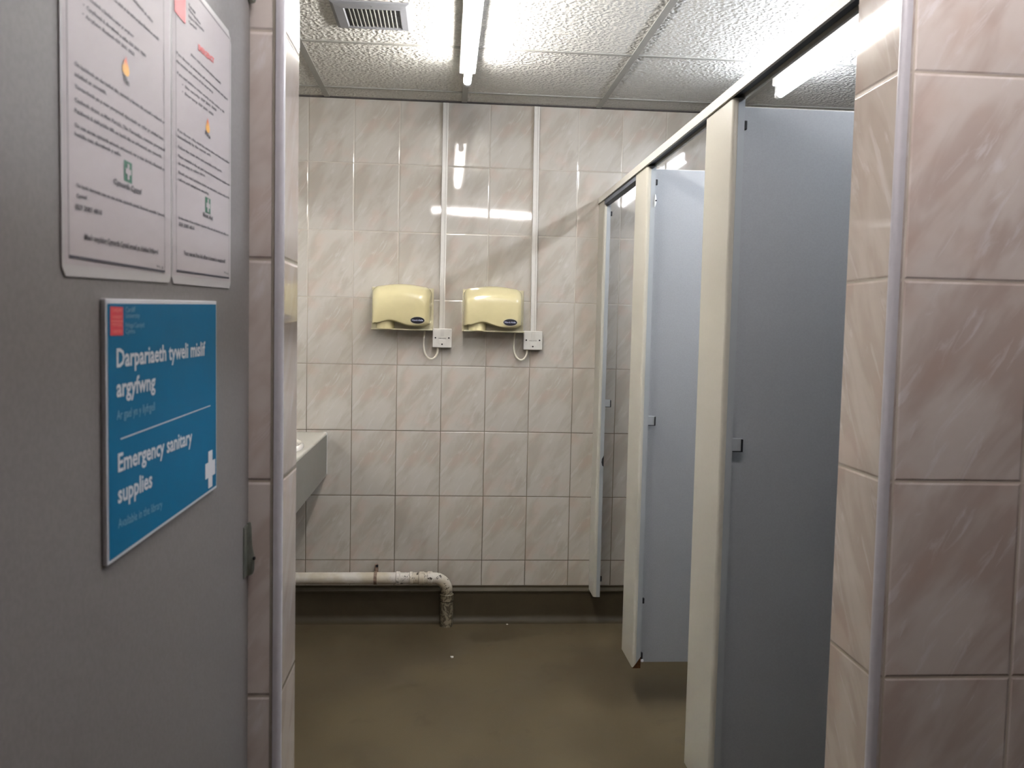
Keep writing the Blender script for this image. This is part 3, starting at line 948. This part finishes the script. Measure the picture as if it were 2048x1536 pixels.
# fourth, small: pale conduit cover between left dryer and its switch
# ------------------------------------------------------------------ waste pipe
t = thing('waste_pipe', 'white stained waste pipe along the back wall, bending down into the floor', 'pipe', (0.03, D - 0.07, 0))
yp = D - 0.062
zp = 0.219
rp = 0.0265
pts = [(XL + 0.055, yp, zp - 0.001), (-0.60, yp, zp - 0.001), (-0.3, yp, zp), (-0.05, yp, zp)]
for i in range(1, 10):
    a = (PI / 2) * i / 9
    pts.append((-0.028 + 0.058 * math.sin(a), yp, zp - 0.058 + 0.058 * math.cos(a)))
pts += [(0.030, yp, 0.13), (0.030, yp, 0.0)]
bm = new(); sweep(bm, pts, rp, 22)
obj('pipe', bm, M['pipe'], t, smooth=True)
for x, hw, rr in ((-0.190, 0.010, 0.0305), (-0.132, 0.008, 0.0300), (-0.085, 0.014, 0.0298), (-0.048, 0.012, 0.0312)):
    bm = new(); sweep(bm, [(x - hw, yp, zp), (x - hw + 0.003, yp, zp), (x + hw - 0.003, yp, zp), (x + hw, yp, zp)], [rr - 0.003, rr, rr, rr - 0.003], 22)
    obj('collar', bm, M['pipe'], t, smooth=True)
bm = new(); sweep(bm, [(0.030, yp, 0.150), (0.030, yp, 0.146), (0.030, yp, 0.118), (0.030, yp, 0.114)], [0.0270, 0.0310, 0.0310, 0.0270], 22)
obj('collar', bm, M['pipe'], t, smooth=True)
bm = new(); sweep(bm, [(0.030, yp, 0.112), (0.030, yp, 0.0)], 0.0296, 22)
obj('collar', bm, M['pipe'], t, smooth=True)
# clip
bm = new()
sweep(bm, [(-0.298, yp, zp), (-0.284, yp, zp)], 0.0290, 22)
box(bm, -0.298, -0.283, D - 0.020, D - 0.0005, zp + 0.010, zp + 0.050, bev=0.002)
cl = obj('pipe_clip', bm, M['clip'], t, smooth=True)
bm = new(); sweep(bm, [(-0.288, D - 0.019, zp + 0.045), (-0.288, D - 0.024, zp + 0.045)], 0.006, 12)
obj('clip_screw', bm, M['black'], cl)

# ------------------------------------------------------------------ vanity counter, basin, mirror
cx1 = -0.520
cz1 = 0.868
t = thing('vanity_counter', 'pale laminate vanity counter with a deep front apron in the left corner', 'counter', (-0.7, 3.0, 0.68))
bm = new()
# worktop with an oval hole
cy0, cy1 = 2.00, D - 0.001
bcx, bcy, brx, bry = -0.716, 3.45, 0.176, 0.250
n = 48
hole_t = [bm.verts.new((bcx + (brx - 0.012) * math.cos(2 * PI * i / n), bcy + (bry - 0.012) * math.sin(2 * PI * i / n), cz1)) for i in range(n)]
out_t = []
for i in range(n):
    a = 2 * PI * i / n
    dx_, dy_ = math.cos(a), math.sin(a)
    x0_, x1_, y0_, y1_ = XL + 0.001 - bcx, cx1 - 0.016 - bcx, 3.0 - bcy, cy1 - bcy
    s_ = min((x1_ if dx_ > 0 else x0_) / dx_ if abs(dx_) > 1e-6 else 9, (y1_ if dy_ > 0 else y0_) / dy_ if abs(dy_) > 1e-6 else 9)
    out_t.append(bm.verts.new((bcx + dx_ * s_, bcy + dy_ * s_, cz1)))
box_x = (XL + 0.001, cx1 - 0.016)
box_y = (3.0, cy1)
for i in range(n):
    a_, b_ = out_t[i], out_t[(i + 1) % n]
    if abs(a_.co.x - b_.co.x) > 1e-6 and abs(a_.co.y - b_.co.y) > 1e-6:      # the fan turns a corner here
        X_ = min(box_x, key=lambda v: min(abs(v - a_.co.x), abs(v - b_.co.x)))
        Y_ = min(box_y, key=lambda v: min(abs(v - a_.co.y), abs(v - b_.co.y)))
        k_ = bm.verts.new((X_, Y_, cz1))
        bm.faces.new((hole_t[i], hole_t[(i + 1) % n], b_, k_, a_))
    else:
        bm.faces.new((hole_t[i], hole_t[(i + 1) % n], b_, a_))
box(bm, XL + 0.001, cx1 - 0.016, cy0, 3.0, cz1 - 0.028, cz1)
wt = obj('worktop', bm, M['counter'], t)
# rounded front edge + apron
bm = new()
pts = [(cx1 - 0.016, cz1 - 0.192), (cx1, cz1 - 0.192)] + [(cx1 - 0.008 + 0.008 * math.cos(a), cz1 - 0.008 + 0.008 * math.sin(a)) for a in [PI / 2 * i / 6 for i in range(7)]] + [(cx1 - 0.016, cz1)]
prism(bm, pts, cy0, cy1, axis='y')
obj('nosing', bm, M['counter'], t, smooth=True)
bm = new(); box(bm, cx1 - 0.015, cx1 + 0.0006, cy0, cy1, cz1 - 0.193, cz1 - 0.010)
obj('apron', bm, M['apron'], t)
bm = new()
prism(bm, [(cx1 - 0.0165, cz1 + 0.0002), (cx1 - 0.006, cz1 + 0.0006), (cx1 + 0.0012, cz1 - 0.004), (cx1 + 0.0012, cz1 - 0.188), (cx1 - 0.001, cz1 - 0.190), (cx1 - 0.001, cz1 - 0.009)], D - 0.007, D - 0.0006, axis='y')
obj('wall_sealant', bm, M['nylon'], t)
t2 = thing('wash_basin', 'white oval ceramic basin let into the counter, only its right edge showing', 'basin', (bcx, bcy, cz1))
bm = new()
prof = [(1.0, 0.002), (1.0, 0.009), (0.985, 0.014), (0.95, 0.018), (0.88, 0.012), (0.88, -0.01), (0.80, -0.07), (0.60, -0.12), (0.30, -0.14), (0.06, -0.142)]
rings = []
for s_, z_ in prof:
    rings.append([bm.verts.new((bcx + brx * s_ * math.cos(2 * PI * i / 48), bcy + bry * s_ * math.sin(2 * PI * i / 48), cz1 + z_)) for i in range(48)])
for a_, b_ in zip(rings[:-1], rings[1:]):
    for i in range(48):
        bm.faces.new((a_[i], a_[(i + 1) % 48], b_[(i + 1) % 48], b_[i]))
bm.faces.new(rings[-1])
obj('bowl', bm, M['ceramic'], t2, smooth=True)
bm = new(); sweep(bm, [(bcx, bcy, cz1 - 0.143), (bcx, bcy, cz1 - 0.139)], 0.02, 16)
obj('waste_ring', bm, M['chrome'], t2)
t3 = thing('wall_mirror', 'wide mirror on the left wall above the vanity counter, hidden round the corner', 'mirror', (XL, 3.0, 1.5))
bm = new(); box(bm, XL + 0.0005, XL + 0.006, 2.05, 3.92, 1.08, 1.95)
obj('glass', bm, M['mirror'], t3)

# ------------------------------------------------------------------ scraps on the floor
def scrap(label, x, y, s, seed):
    rnd = random.Random(seed)
    bm = new()
    pts = [(x + s * (0.7 + 0.5 * rnd.random()) * math.cos(a), y + s * (0.7 + 0.5 * rnd.random()) * math.sin(a)) for a in [2 * PI * i / 7 for i in range(7)]]
    prism(bm, pts, 0.0, s * 0.35)
    for v in bm.verts:
        if v.co.z > 0.0001:
            v.co.z += s * 0.3 * rnd.random(); 
    tag(obj('paper_scrap', bm, M['scrap']), label, 'litter', 'scraps of white paper on the floor')
d_ = fw + rv * ((904 - 1024) / FPX) - uv * ((1315 - 768) / FPX); k_ = -1.35 / d_.z
scrap('largest white paper scrap, on the middle of the floor', d_.x * k_, d_.y * k_, 0.008, 1)
d_ = fw + rv * ((1012 - 1024) / FPX) - uv * ((1239 - 768) / FPX); k_ = -1.35 / d_.z
scrap('tiny white paper scrap on the floor at the foot of the back wall', d_.x * k_, min(d_.y * k_, D - 0.05), 0.0045, 2)
